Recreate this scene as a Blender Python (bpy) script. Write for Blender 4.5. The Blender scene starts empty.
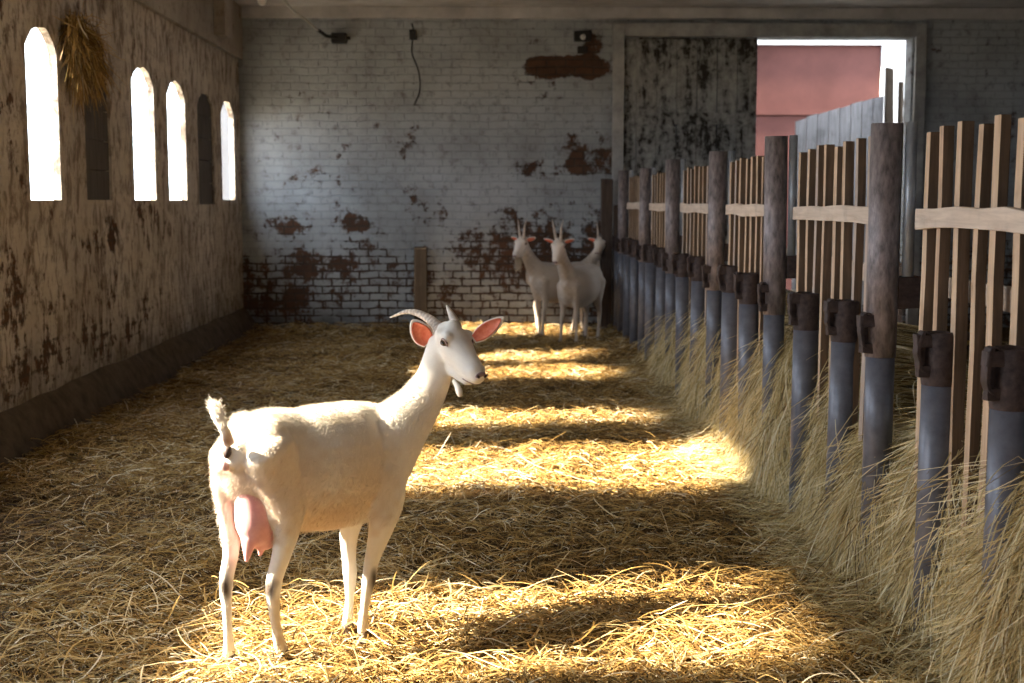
import bpy, math, random
import numpy as np
from mathutils import Vector, Matrix

random.seed(7)
rng = np.random.default_rng(11)
S = bpy.context.scene
COL = S.collection
F, CAMH = 1300.0, 1.4            # focal length in pixels of a 1024 wide frame, eye height
YAW, PITCH = math.atan(22 / F), math.atan(141.5 / F)

# ------------------------------------------------------------------ camera
cam_data = bpy.data.cameras.new('camera')
cam = bpy.data.objects.new('camera', cam_data)
COL.objects.link(cam)
cam.location = (0, 0, CAMH)
cam.rotation_euler = (math.pi / 2 - PITCH, 0, -YAW)
cam_data.sensor_width = 36.0
cam_data.lens = F / 1024 * 36.0
cam_data.clip_end = 200
cam_data.dof.use_dof = True
cam_data.dof.focus_distance = 4.35
cam_data.dof.aperture_fstop = 4.5
S.camera = cam

# ------------------------------------------------------------------ light
S.view_settings.view_transform = 'Standard'
S.view_settings.look = 'None'
S.view_settings.exposure = 0.0
S.view_settings.gamma = 1.0
S.view_settings.use_curve_mapping = False
world = bpy.data.worlds.new('sky')
S.world = world
world.use_nodes = True
bg = world.node_tree.nodes['Background']
bg.inputs[0].default_value = (0.80, 0.89, 1.0, 1)
bg.inputs[1].default_value = 10.0

sun_d = bpy.data.lights.new('sun', 'SUN')
sun = bpy.data.objects.new('sun', sun_d)
COL.objects.link(sun)
TO_SUN = Vector((-3.15, -0.28, 2.05)).normalized()
sun.rotation_euler = TO_SUN.to_track_quat('Z', 'Y').to_euler()
sun_d.energy = 52.0
sun_d.angle = math.radians(3.0)
sun_d.color = (1.0, 0.86, 0.66)
S.cycles.use_denoising = True
S.cycles.max_bounces = 7
S.cycles.diffuse_bounces = 5
S.cycles.sample_clamp_indirect = 8

def portal(name, center, normal, w, h):
    """guides sky light through a real opening of the barn"""
    d = bpy.data.lights.new(name, 'AREA')
    d.shape = 'RECTANGLE'; d.size = w; d.size_y = h
    d.cycles.is_portal = True
    o = bpy.data.objects.new(name, d)
    COL.objects.link(o)
    o.location = center
    o.rotation_euler = (-Vector(normal)).to_track_quat('Z', 'Y').to_euler()
    return o

# ------------------------------------------------------------------ camera-ray helpers
_fw = np.array([math.sin(YAW) * math.cos(PITCH), math.cos(YAW) * math.cos(PITCH), -math.sin(PITCH)])
_rt = np.array([math.cos(YAW), -math.sin(YAW), 0.0])
_up = np.cross(_rt, _fw)

def at(px, py, Y):
    """point at distance Y down the barn that the photo shows at pixel (px, py)"""
    r = _fw + _rt * (px - 512) / F + _up * (341.5 - py) / F
    return np.array([0, 0, CAMH]) + r * (Y / r[1])

# ------------------------------------------------------------------ object helpers
def tag(o, label=None, cat=None, group=None, kind=None):
    if label: o['label'] = label
    if cat: o['category'] = cat
    if group: o['group'] = group
    if kind: o['kind'] = kind
    return o

def link(name, me, mat=None, parent=None):
    o = bpy.data.objects.new(name, me)
    COL.objects.link(o)
    if mat is not None and not me.materials:
        me.materials.append(mat)
    if parent is not None:
        o.parent = parent
    return o

def empty(name, loc=(0, 0, 0), rz=0):
    o = bpy.data.objects.new(name, None)
    COL.objects.link(o)
    o.location = loc
    o.rotation_euler = (0, 0, rz)
    return o

def mesh_np(name, V, Fq, smooth=True, attrs=None):
    """mesh from numpy vertices and faces (all faces the same size)"""
    V = np.asarray(V, dtype=np.float32); Fq = np.asarray(Fq, dtype=np.int32)
    me = bpy.data.meshes.new(name)
    n, k = Fq.shape
    me.vertices.add(len(V)); me.vertices.foreach_set('co', V.ravel())
    me.loops.add(n * k); me.loops.foreach_set('vertex_index', Fq.ravel())
    me.polygons.add(n)
    me.polygons.foreach_set('loop_start', np.arange(0, n * k, k, dtype=np.int32))
    me.polygons.foreach_set('use_smooth', np.full(n, smooth))
    me.update(calc_edges=True)
    if attrs:
        for a, v in attrs.items():
            at_ = me.attributes.new(a, 'FLOAT', 'POINT')
            at_.data.foreach_set('value', np.asarray(v, dtype=np.float32).ravel())
    return me

class MB:
    """collects shapes of one part"""
    def __init__(s): s.v = []; s.f = []
    def add(s, V, Fs):
        b = len(s.v)
        s.v += [tuple(map(float, p)) for p in V]
        s.f += [tuple(i + b for i in f) for f in Fs]
        return s
    def box(s, lo, hi, jit=0.0):
        x0, y0, z0 = lo; x1, y1, z1 = hi
        V = [(x0,y0,z0),(x1,y0,z0),(x1,y1,z0),(x0,y1,z0),(x0,y0,z1),(x1,y0,z1),(x1,y1,z1),(x0,y1,z1)]
        if jit: V = [tuple(c + random.uniform(-jit, jit) for c in p) for p in V]
        return s.add(V, [(0,3,2,1),(4,5,6,7),(0,1,5,4),(1,2,6,5),(2,3,7,6),(3,0,4,7)])
    def tube(s, pts, rad, n=12, cap=True):
        V, Fs = tube_vf(pts, rad, n, cap)
        return s.add(V, Fs)
    def mesh(s, name, smooth=False, bevel=0.0):
        me = bpy.data.meshes.new(name)
        me.from_pydata(s.v, [], s.f); me.update()
        if smooth:
            me.polygons.foreach_set('use_smooth', [True] * len(me.polygons))
        return me
    def build(s, name, mat, parent=None, smooth=False, bevel=0.0):
        o = link(name, s.mesh(name, smooth), mat, parent)
        if bevel:
            m = o.modifiers.new('bevel', 'BEVEL'); m.width = bevel; m.segments = 2; m.limit_method = 'ANGLE'
        return o

def norm(v):
    v = np.asarray(v, float); return v / (np.linalg.norm(v) + 1e-12)

def tube_vf(pts, rad, n=12, cap=True):
    pts = [np.asarray(p, float) for p in pts]
    if np.isscalar(rad): rad = [rad] * len(pts)
    V = []; Fs = []
    ref = None
    for i, p in enumerate(pts):
        t = norm(pts[min(i + 1, len(pts) - 1)] - pts[max(i - 1, 0)])
        if ref is None:
            ref = np.array([0, 0, 1.0]) if abs(t[2]) < .9 else np.array([1.0, 0, 0])
        a = norm(ref - t * (ref @ t)); b = np.cross(t, a); ref = a
        for k in range(n):
            w = 2 * math.pi * k / n
            V.append(p + (a * math.cos(w) + b * math.sin(w)) * rad[i])
    for i in range(len(pts) - 1):
        for k in range(n):
            k2 = (k + 1) % n
            Fs.append((i*n+k, i*n+k2, (i+1)*n+k2, (i+1)*n+k))
    if cap:
        Fs.append(tuple(range(n))[::-1]); Fs.append(tuple(range((len(pts)-1)*n, len(pts)*n)))
    return V, Fs

def catmull(P, m=4):
    """P: rows of values; smooth interpolation with m steps per span"""
    P = np.asarray(P, float); out = []
    Q = np.vstack([2*P[0]-P[1], P, 2*P[-1]-P[-2]])
    for i in range(1, len(Q) - 2):
        for j in range(m):
            t = j / m
            a, b, c, d = Q[i-1], Q[i], Q[i+1], Q[i+2]
            out.append(.5*((2*b)+(c-a)*t+(2*a-5*b+4*c-d)*t*t+(3*b-a-3*c+d)*t**3))
    out.append(P[-1])
    return np.array(out)

def loft_vf(C, A, B, UP, n=24, m=4, caps=1):
    """closed tube through centres C with half axes A (side) and B (along UP)"""
    rows = np.hstack([np.asarray(C, float), np.c_[A], np.c_[B], np.asarray(UP, float)])
    R = catmull(rows, m)
    V = []; k = len(R)
    rings = []
    for i in range(k):
        c = R[i, :3]; t = norm(R[min(i+1, k-1), :3] - R[max(i-1, 0), :3])
        u = R[i, 5:8]; u = norm(u - t * (u @ t)); s_ = np.cross(t, u)
        rings.append((c, t, s_, u, max(R[i, 3], .002), max(R[i, 4], .002)))
    c, t, s_, u, a, b = rings[0]
    seq = [(c - t * min(a, b) * .55, t, s_, u, a * .62, b * .62), (c - t * min(a, b) * .3, t, s_, u, a * .87, b * .87)] + rings
    c, t, s_, u, a, b = rings[-1]
    seq += [(c + t * min(a, b) * .3, t, s_, u, a * .87, b * .87), (c + t * min(a, b) * .55, t, s_, u, a * .62, b * .62)]
    for c, t, s_, u, a, b in seq:
        for q in range(n):
            w = 2 * math.pi * q / n
            V.append(c + s_ * a * math.cos(w) + u * b * math.sin(w))
    Fs = []
    for i in range(len(seq) - 1):
        for q in range(n):
            q2 = (q + 1) % n
            Fs.append((i*n+q, i*n+q2, (i+1)*n+q2, (i+1)*n+q))
    Fs.append(tuple(range(n))[::-1]); Fs.append(tuple(range((len(seq)-1)*n, len(seq)*n)))
    return V, Fs

def ball_vf(c, r, nu=16, nv=10, axes=None):
    r = np.array([r, r, r] if np.isscalar(r) else r, float)
    ax = np.eye(3) if axes is None else np.asarray(axes, float)
    V = []; Fs = []
    V.append(np.array([0, 0, 1.0]))
    for i in range(1, nv):
        th = math.pi * i / nv
        for j in range(nu):
            ph = 2 * math.pi * j / nu
            V.append(np.array([math.sin(th)*math.cos(ph), math.sin(th)*math.sin(ph), math.cos(th)]))
    V.append(np.array([0, 0, -1.0]))
    for j in range(nu):
        Fs.append((0, 1+j, 1+(j+1) % nu))
        for i in range(nv - 2):
            a = 1+i*nu+j; b = 1+i*nu+(j+1) % nu
            Fs.append((a, a+nu, b+nu, b))
        a = 1+(nv-2)*nu+j; b = 1+(nv-2)*nu+(j+1) % nu
        Fs.append((a, len(V)-1, b))
    V = [np.asarray(c) + (v * r) @ ax for v in V]
    return V, Fs

# ------------------------------------------------------------------ materials
class NT:
    def __init__(s, name):
        s.m = bpy.data.materials.new(name); s.m.use_nodes = True
        s.t = s.m.node_tree; s.b = s.t.nodes['Principled BSDF']
    def n(s, kind, **kw):
        nd = s.t.nodes.new('ShaderNode' + kind)
        for k, v in kw.items():
            if k.startswith('_'): setattr(nd, k[1:], v)
        return nd
    def l(s, a, b): s.t.links.new(a, b)
    def setin(s, nd, i, v):
        if hasattr(v, 'links') or isinstance(v, bpy.types.NodeSocket): s.l(v, nd.inputs[i])
        else:
            if isinstance(v, (tuple, list)) and len(v) == 3 and nd.inputs[i].type == 'RGBA': v = (*v, 1)
            nd.inputs[i].default_value = v
    def coord(s, which='Object', scale=None):
        tc = s.n('TexCoord'); o = tc.outputs[which]
        if scale is not None:
            mp = s.n('Mapping'); mp.inputs['Scale'].default_value = scale if isinstance(scale, (tuple, list)) else (scale,)*3
            s.l(o, mp.inputs[0]); o = mp.outputs[0]
        return o
    def noise(s, co, scale, detail=5, rough=.6, dist=0.0):
        nd = s.n('TexNoise'); s.l(co, nd.inputs['Vector'])
        nd.inputs['Scale'].default_value = scale; nd.inputs['Detail'].default_value = detail
        nd.inputs['Roughness'].default_value = rough; nd.inputs['Distortion'].default_value = dist
        return nd.outputs['Fac']
    def ramp(s, f, stops):
        nd = s.n('ValToRGB'); s.setin(nd, 0, f)
        el = nd.color_ramp.elements
        while len(el) < len(stops): el.new(0.5)
        for e, (p, c) in zip(el, stops):
            e.position = p; e.color = (*c, 1) if len(c) == 3 else c
        return nd.outputs[0]
    def gray(s, f, a, b):
        """0 below a, 1 above b"""
        nd = s.n('MapRange'); s.setin(nd, 0, f)
        nd.inputs[1].default_value = a; nd.inputs[2].default_value = b
        nd.interpolation_type = 'SMOOTHSTEP'
        return nd.outputs[0]
    def math(s, op, a, b=0.0, clamp=False):
        nd = s.n('Math', _operation=op, _use_clamp=clamp); s.setin(nd, 0, a); s.setin(nd, 1, b); return nd.outputs[0]
    def mix(s, f, a, b, mode='MIX'):
        nd = s.n('Mix', _data_type='RGBA', _blend_type=mode)
        s.setin(nd, 0, f); s.setin(nd, 6, a); s.setin(nd, 7, b); return nd.outputs[2]
    def bump(s, h, strength=.5, dist=.01, prev=None):
        nd = s.n('Bump'); s.l(h, nd.inputs['Height']); nd.inputs['Strength'].default_value = strength
        nd.inputs['Distance'].default_value = dist
        if prev is not None: s.l(prev, nd.inputs['Normal'])
        return nd.outputs[0]
    def out(s, color=None, rough=None, normal=None, metal=None, spec=None):
        if color is not None: s.setin(s.b, 'Base Color', color)
        if rough is not None: s.setin(s.b, 'Roughness', rough)
        if metal is not None: s.setin(s.b, 'Metallic', metal)
        if spec is not None: s.b.inputs['Specular IOR Level'].default_value = spec
        if normal is not None: s.l(normal, s.b.inputs['Normal'])
        return s.m

def brick_wall_mat(name, along, white, whited, dirt, patches, low_edge, low_mix, tone=1.0, course=(.20, .080), rough_amp=1.0, joint=.22, streak=0, foot=1.25):
    """whitewashed old brick; along = 'X' or 'Y', the wall's own horizontal axis.
    patches: (u, z, half width, half height, colour strength) where the whitewash has come off"""
    m = NT(name)
    co = m.coord('Object')
    sp = m.n('SeparateXYZ'); m.l(co, sp.inputs[0])
    u = sp.outputs[0 if along == 'X' else 1]; z = sp.outputs[2]
    nz = m.noise(co, 3.0, 4, .6)
    wob = m.math('MULTIPLY', m.math('SUBTRACT', nz, .5), .05)
    cb = m.n('CombineXYZ'); m.l(m.math('ADD', u, wob), cb.inputs[0]); m.l(m.math('ADD', z, wob), cb.inputs[1])
    br = m.n('TexBrick'); m.l(cb.outputs[0], br.inputs['Vector'])
    br.inputs['Scale'].default_value = 1.0
    br.inputs['Brick Width'].default_value = course[0]; br.inputs['Row Height'].default_value = course[1]
    br.inputs['Mortar Size'].default_value = .011; br.inputs['Mortar Smooth'].default_value = .4
    br.inputs['Color1'].default_value = (.12, .058, .036, 1); br.inputs['Color2'].default_value = (.07, .04, .028, 1)
    br.inputs['Mortar'].default_value = (.055, .045, .038, 1)
    n1 = m.noise(co, 2.1, 8, .68, .4); n2 = m.noise(co, 9.0, 6, .7); n3 = m.noise(co, 40.0, 4, .7)
    # where the lime has gone: a ragged mask that grows towards the foot of the wall
    zl = m.gray(z, low_edge, low_edge - .9)
    v = m.math('ADD', m.math('MULTIPLY', m.math('SUBTRACT', n1, .5), .85), m.math('ADD', m.math('MULTIPLY', n2, .65), .175))
    v = m.math('ADD', v, m.math('MULTIPLY', zl, low_mix))
    v = m.math('ADD', v, m.math('MULTIPLY', m.math('SUBTRACT', n3, .5), .12))
    v = m.math('ADD', v, m.math('MULTIPLY', m.math('MULTIPLY', br.outputs['Fac'], joint), m.math('ADD', m.math('MULTIPLY', zl, .8), m.math('SUBTRACT', m.math('MULTIPLY', m.noise(co, 1.6, 4, .6, .5), 1.0), .42))))
    for (pu, pz, hu, hz, st) in patches:
        du = m.math('DIVIDE', m.math('SUBTRACT', u, pu), hu); dz = m.math('DIVIDE', m.math('SUBTRACT', z, pz), hz)
        d = m.math('ADD', m.math('MULTIPLY', du, du), m.math('MULTIPLY', dz, dz))
        g = m.gray(d, 2.6, .0)
        v = m.math('ADD', v, m.math('MULTIPLY', g, st))
    if streak:
        st = m.noise(m.coord('Object', (5, 5.5, 2.6)), 1.9, 6, .7, .5)
        v = m.math('ADD', v, m.math('MULTIPLY', m.math('SUBTRACT', st, .5), .25))
    mask = m.gray(v, .62, .72)
    lime = m.mix(m.gray(m.noise(co, 1.1, 5, .6), .35, .7), white, whited)
    lime = m.mix(m.math('MULTIPLY', m.gray(n2, .5, .68), .55), lime, dirt)
    if streak: lime = m.mix(m.math('MULTIPLY', m.gray(st, .46, .62), .75), lime, (.15, .105, .072))
    lime = m.mix(m.math('MULTIPLY', m.gray(m.math('ADD', z, m.math('MULTIPLY', n1, 1.2)), foot, foot - .9), .8), lime, tuple(c * .55 for c in dirt))  # foot darkened by dirt, plus light falloff painted in on the left wall
    lime = m.mix(m.math('MULTIPLY', br.outputs['Fac'], joint * .7), lime, dirt)
    colr = m.mix(mask, lime, m.mix(.35, br.outputs['Color'], m.ramp(n2, [(.3, (.03, .02, .015)), (.7, (.16, .095, .06))])))
    h = m.math('SUBTRACT', m.math('MULTIPLY', m.math('SUBTRACT', 1.0, br.outputs['Fac']), joint * 1.6), m.math('MULTIPLY', mask, .5))
    h = m.math('ADD', h, m.math('MULTIPLY', n2, .6 * rough_amp))
    h = m.math('ADD', h, m.math('MULTIPLY', n3, .25 * rough_amp))
    return m.out(colr, .92, m.bump(h, .9, .02), spec=.15)

def plain(name, col, rough=.6, metal=0.0, var=.25, scale=12.0, bump=.2, spec=.3, stretch=None):
    m = NT(name)
    co = m.coord('Object', stretch) if stretch else m.coord('Object')
    n = m.noise(co, scale, 6, .65)
    dark = tuple(c * (1 - var) for c in col); lite = tuple(min(1, c * (1 + var)) for c in col)
    return m.out(m.ramp(n, [(.3, dark), (.7, lite)]), rough, m.bump(n, bump, .004), metal, spec)

def straw_mat(name, stops, trans=.25):
    m = NT(name)
    a = m.n('Attribute'); a.attribute_name = 'rnd'
    c = m.ramp(a.outputs['Fac'], stops)
    m.out(c, .55, spec=.35)
    if trans:
        tr = m.n('BsdfTranslucent'); m.l(c, tr.inputs[0])
        mx = m.n('MixShader'); mx.inputs[0].default_value = trans
        out = m.t.nodes['Material Output']
        m.l(m.b.outputs[0], mx.inputs[1]); m.l(tr.outputs[0], mx.inputs[2]); m.l(mx.outputs[0], out.inputs[0])
    return m.m

def wood_mat(name, c0, c1, rough=.8, scale=6, axis=2):
    m = NT(name)
    st = [14, 14, 14]; st[axis] = .9
    co = m.coord('Object', tuple(st))
    n = m.noise(co, 3.0, 7, .65, .6); n2 = m.noise(m.coord('Object'), 5.0, 4, .6)
    c = m.ramp(n, [(.3, c0), (.72, c1)])
    c = m.mix(m.math('MULTIPLY', m.gray(n2, .5, .75), .45), c, tuple(x * .45 for x in c0))
    return m.out(c, rough, m.bump(n, .5, .004), spec=.2)

BACK_PATCH = [(.86, 2.80, .40, .10, .30), (1.08, 2.93, .10, .2, .22), (.55, 2.86, .12, .05, .2), (.55, 1.72, .40, .08, .14), (1.15, 1.80, .30, .12, .16), (.9, 1.95, .1, .2, .1),
              (-1.9, .72, .30, .12, .15), (-1.45, 1.15, .2, .08, .2), (-2.2, 1.15, .16, .09, .2), (-.72, .60, .08, .3, .15), (-2.3, .3, .3, .2, .08), (1.0, .8, .7, .5, .12), (.2, .9, .5, .3, .07)]
M = {}
M['wall_back'] = brick_wall_mat('whitewashed_brick_back', 'X', (.42, .45, .475), (.27, .285, .295), (.12, .112, .105), [(a, b, c, d, e * 1.15) for a, b, c, d, e in BACK_PATCH], 1.35, .125, joint=.17, foot=1.05)
LEFT_PATCH = [(8.9, 1.15, .45, .10, .12), (9.2, 1.2, .16, .12, .16), (10.2, 1.2, .6, .2, .10), (8.4, .45, 1.3, .12, .12), (7.4, .8, .3, .5, .06), (7.3, 1.8, .25, .3, .09), (7.2, 2.5, .2, .3, .09)]
M['wall_left'] = brick_wall_mat('whitewashed_brick_left', 'Y', (.66, .60, .53), (.45, .39, .33), (.13, .095, .07), LEFT_PATCH, 1.0, .045, rough_amp=2.4, joint=.05, streak=1, foot=1.35)
M['plaster'] = brick_wall_mat('limed_plaster', 'Y', (.42, .38, .34), (.30, .27, .24), (.15, .12, .1), [], .6, .1, joint=.06)
M['ceiling'] = plain('grey_limed_concrete', (.52, .505, .50), .95, var=.25, scale=2.5, bump=.4, spec=.1)
M['trim'] = plain('grey_limed_timber', (.36, .36, .355), .9, var=.35, scale=5, bump=.4, spec=.1)
M['footing'] = plain('grimy_footing', (.10, .078, .058), .95, var=.4, scale=9, bump=.6, spec=.1)
M['darkgap'] = plain('dark_gap', (.05, .045, .04), .95, var=.3, scale=5, bump=.2, spec=.1)
M['soil'] = plain('trodden_straw_bed', (.075, .042, .015), .95, var=.5, scale=30, bump=.8, spec=.1)
M['ground'] = plain('outside_ground', (.34, .30, .24), .95, var=.25, scale=3, bump=.3, spec=.1)
M['board'] = wood_mat('dark_window_boards', (.06, .052, .048), (.14, .125, .115))
M['slat_a'] = wood_mat('pale_rough_slat_wood', (.42, .28, .18), (.70, .53, .37))
M['slat_b'] = wood_mat('brown_slat_wood', (.34, .22, .14), (.62, .44, .30))
M['slat_c'] = wood_mat('greyish_slat_wood', (.34, .27, .22), (.56, .45, .37))
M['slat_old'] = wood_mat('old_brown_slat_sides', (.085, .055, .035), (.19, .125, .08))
M['rail'] = wood_mat('pale_rail_board', (.46, .36, .28), (.70, .58, .47), axis=1)
M['darkwood'] = wood_mat('dark_wood', (.05, .035, .028), (.12, .085, .065))
M['greywood'] = wood_mat('weathered_grey_boards', (.17, .165, .17), (.38, .37, .385))
M['brownwood'] = wood_mat('weathered_brown_post', (.028, .02, .014), (.06, .042, .028))
M['pipe'] = plain('blue_grey_painted_steel', (.125, .13, .158), .40, .2, var=.3, scale=14, bump=.15, spec=.5)
M['rust'] = plain('dark_rusted_steel', (.060, .041, .037), .65, .2, var=.55, scale=35, bump=.6, spec=.35)
M['post'] = plain('worn_brown_steel_post', (.21, .175, .172), .5, .2, var=.6, scale=45, bump=.4, spec=.4, stretch=(1, 1, .35))
M['brace'] = plain('pale_steel_strip', (.30, .32, .35), .45, .4, var=.25, scale=12, bump=.15, spec=.5)
M['red'] = plain('red_painted_outer_wall', (.090, .038, .033), .85, var=.22, scale=1.6, bump=.2, spec=.1)
M['whitewall'] = plain('white_outer_wall', (.62, .63, .65), .9, var=.05, scale=3, bump=.1, spec=.1)
M['black'] = plain('black_rubber', (.02, .02, .02), .6, var=.2)
M['porcelain'] = plain('white_porcelain', (.8, .8, .78), .3, var=.05, bump=.05, spec=.5)
M['wire'] = plain('limed_cable', (.42, .42, .40), .6, var=.1)
M['horn'] = None
m = NT('ridged_horn')
co = m.coord('Object'); n = m.noise(co, 40, 5, .6)
m_a = m.n('Attribute'); m_a.attribute_name = 'along'
rid = m.math('SINE', m.math('MULTIPLY', m_a.outputs['Fac'], 120.0))
c = m.mix(m.math('MULTIPLY', m.math('ADD', m.math('MULTIPLY', rid, .5), .5), .45), m.ramp(n, [(.3, (.55, .45, .37)), (.7, (.80, .70, .60))]), (.36, .27, .22))
M['horn'] = m.out(c, .5, m.bump(rid, .35, .003), spec=.4)
m = NT('pink_inner_ear')
co = m.coord('Object'); n = m.noise(co, 55, 5, .6)
c = m.ramp(n, [(.3, (.66, .14, .07)), (.7, (.82, .27, .16))])
m.out(c, .6, spec=.3)
m.b.inputs['Subsurface Weight'].default_value = .25; m.b.inputs['Subsurface Radius'].default_value = (.02, .006, .003)
M['inner_ear'] = m.m
M['nose'] = plain('pink_grey_nose_skin', (.30, .20, .19), .45, var=.2, scale=90, bump=.25, spec=.45)
M['eye'] = plain('amber_eye', (.10, .06, .03), .15, var=.2, scale=80, bump=0, spec=.6)
M['pupil'] = plain('black_pupil', (.01, .01, .01), .1, var=0, bump=0, spec=.6)
m = NT('pink_udder_skin')
n = m.noise(m.coord('Object'), 25, 5, .6)
m.out(m.ramp(n, [(.3, (.68, .33, .33)), (.7, (.80, .46, .45))]), .55, m.bump(n, .15, .003), spec=.35)
m.b.inputs['Subsurface Weight'].default_value = .2; m.b.inputs['Subsurface Radius'].default_value = (.03, .01, .008)
M['udder'] = m.m
M['vulva'] = plain('pink_skin', (.74, .45, .44), .5, var=.25, scale=60, bump=.3, spec=.4)
M['darkskin'] = plain('dark_skin', (.05, .03, .025), .5, var=.3, scale=60, bump=.3, spec=.4)
M['hoof'] = plain('dark_brown_hoof', (.12, .085, .06), .6, var=.3, scale=60, bump=.3, spec=.3)

def coat_mat(name, white):
    m = NT(name)
    co = m.coord('Object', (1, 1, 1))
    n = m.noise(co, 26, 6, .7); n2 = m.noise(co, 5, 4, .6)
    a = m.n('Attribute'); a.attribute_name = 'coat'
    base = m.mix(m.math('MULTIPLY', m.gray(n2, .4, .7), .5), white, tuple(c * k for c, k in zip(white, (.88, .82, .72))))
    base = m.mix(.16, base, m.ramp(n, [(.3, tuple(c * .55 for c in white)), (.7, white)]))
    c = m.mix(1.0, base, a.outputs['Color'], 'MULTIPLY')
    m.out(c, .8, m.bump(m.noise(co, 160, 3, .7), .35, .003), spec=.2)
    m.b.inputs['Sheen Weight'].default_value = .25; m.b.inputs['Sheen Roughness'].default_value = .5
    return m.m
M['coat'] = coat_mat('white_goat_coat', (.86, .82, .75))
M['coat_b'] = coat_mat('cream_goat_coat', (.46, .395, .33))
m = NT('white_fur')
m_a = m.n('Attribute'); m_a.attribute_name = 'coat'
c = m.mix(1.0, (.90, .86, .79), m_a.outputs['Color'], 'MULTIPLY')
m.out(c, .7, spec=.15)
tr = m.n('BsdfTranslucent'); m.l(c, tr.inputs[0]); mx = m.n('MixShader'); mx.inputs[0].default_value = .45
m.l(m.b.outputs[0], mx.inputs[1]); m.l(tr.outputs[0], mx.inputs[2]); m.l(mx.outputs[0], m.t.nodes['Material Output'].inputs[0])
M['fur'] = m.m
M['fur_b'] = plain('cream_beard_hair', (.62, .54, .42), .7, var=.15, bump=0, spec=.2)
STRAW = [(0.0, (.045, .024, .008)), (.22, (.16, .085, .022)), (.45, (.34, .195, .050)), (.66, (.52, .34, .11)), (.84, (.68, .53, .27)), (1.0, (.86, .78, .58))]
HAY = [(0.0, (.12, .08, .03)), (.2, (.34, .25, .09)), (.42, (.62, .48, .21)), (.7, (.82, .70, .40)), (1.0, (.93, .87, .66))]
M['straw'] = straw_mat('golden_straw', STRAW, .15)
M['hay'] = straw_mat('pale_hay', HAY)

# ------------------------------------------------------------------ the room
XL, XR, YB, YF, ZC = -2.65, 6.5, 14.0, -4.0, 3.42
WT = .05
FX = 1.35                                   # the feed barrier's line
# openings in the left wall, the unarched ones unseen and added for light: (y0, y1, z0, z1, arched, boarded)
OPEN_L = [(-1.1, -.5, 1.4, 2.4, 1, 0), (1.95, 3.15, 1.1, 2.45, 0, 0), (3.42, 4.34, 1.15, 2.40, 0, 0), (5.88, 6.92, 1.05, 2.62, 0, 0),
          (7.60, 8.14, 1.4, 2.42, 1, 0), (8.66, 9.24, 1.4, 2.42, 1, 1), (9.82, 10.44, 1.4, 2.41, 1, 0),
          (10.88, 11.50, 1.4, 2.40, 1, 0), (11.98, 12.66, 1.36, 2.39, 1, 1), (13.03, 13.66, 1.4, 2.39, 1, 0)]

def arch_pts(y0, y1, z1, arched, seed):
    r = random.Random(seed); w = y1 - y0
    if not arched: return [(y0, z1), (y1, z1)]
    n = 9; out = []
    for i in range(n + 1):
        t = i / n
        z = z1 - .13 * abs(2 * t - 1) ** 2.2 + r.uniform(-.012, .012)
        out.append((y0 + w * t, z))
    return out

def wall_with_openings(name, mat, to3, u0, u1, z0, z1, openings, T):
    """to3(u, z, d) -> point, d = 0 on the room side, T on the outside"""
    mb = MB()
    def poly(pts):
        for d, flip in ((0, 0), (T, 1)):
            P = [to3(u, z, d) for u, z in pts]
            mb.add(P[::-1] if flip else P, [tuple(range(len(P)))])
    def edge(a, b):
        mb.add([to3(*a, 0), to3(*b, 0), to3(*b, T), to3(*a, T)], [(0, 1, 2, 3)])
    u = u0
    for k, (a, b, c, d, arched, _) in enumerate(openings):
        poly([(u, z0), (a, z0), (a, z1), (u, z1)])
        ap = arch_pts(a, b, d, arched, k)
        if c > z0 + .01: poly([(a, z0), (b, z0), (b, c), (a, c)])
        for i in range(len(ap) - 1):
            poly([ap[i], ap[i+1], (ap[i+1][0], z1), (ap[i][0], z1)])
            edge(ap[i], ap[i+1])
        edge((a, c), ap[0]); edge(ap[-1], (b, c)); edge((b, c), (a, c))
        u = b
    poly([(u, z0), (u1, z0), (u1, z1), (u, z1)])
    for e in (((u0, z0), (u1, z0)), ((u1, z0), (u1, z1)), ((u1, z1), (u0, z1)), ((u0, z1), (u0, z0))): edge(*e)
    o = mb.build(name, mat)
    tag(o, kind='structure')
    return o

wall_with_openings('wall_left', M['wall_left'], lambda u, z, d: (XL - d, u, z), YF, YB + .3, -.1, ZC, OPEN_L, WT)
DOOR = (1.43, 4.49, 0.0, 3.11)
wall_with_openings('wall_back', M['wall_back'], lambda u, z, d: (u, YB + d, z), XL - .07, XR, -.1, ZC + .3, [(DOOR[0], DOOR[1], 0.0, DOOR[3], 0, 0)], .22)
wall_with_openings('wall_front', M['plaster'], lambda u, z, d: (u, YF - d, z), XL - .07, XR, -.1, ZC + .3, [(-.5, .4, 0.9, 2.0, 0, 0)], .25)  # unseen opening behind the camera, added for fill light
wall_with_openings('wall_right', M['plaster'], lambda u, z, d: (XR + d, u, z), YF, YB + .3, -.1, ZC, [(1, 1.7, 1.4, 2.4, 1, 0)], .25)  # opening out of view, added for fill light
ob = MB().box((XL - .6, YF - .4, ZC), (XR + .4, YB + .5, ZC + .2)).build('ceiling', M['ceiling']); tag(ob, kind='structure')
for a, b, c, d, ar, bd in OPEN_L:
    if not bd: portal('window_daylight', (XL - WT - .02, (a + b) / 2, (c + d) / 2), (1, 0, 0), b - a, d - c)
for a in (1,): portal('window_daylight', (XR + .27, a + .35, 1.9), (-1, 0, 0), .7, 1.0)
portal('door_daylight', ((DOOR[0] + DOOR[1]) / 2, YB + .24, 1.55), (0, -1, 0), 3.0, 3.1)
portal('window_daylight', (-.05, YF - .27, 1.45), (0, 1, 0), .9, 1.1)

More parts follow.
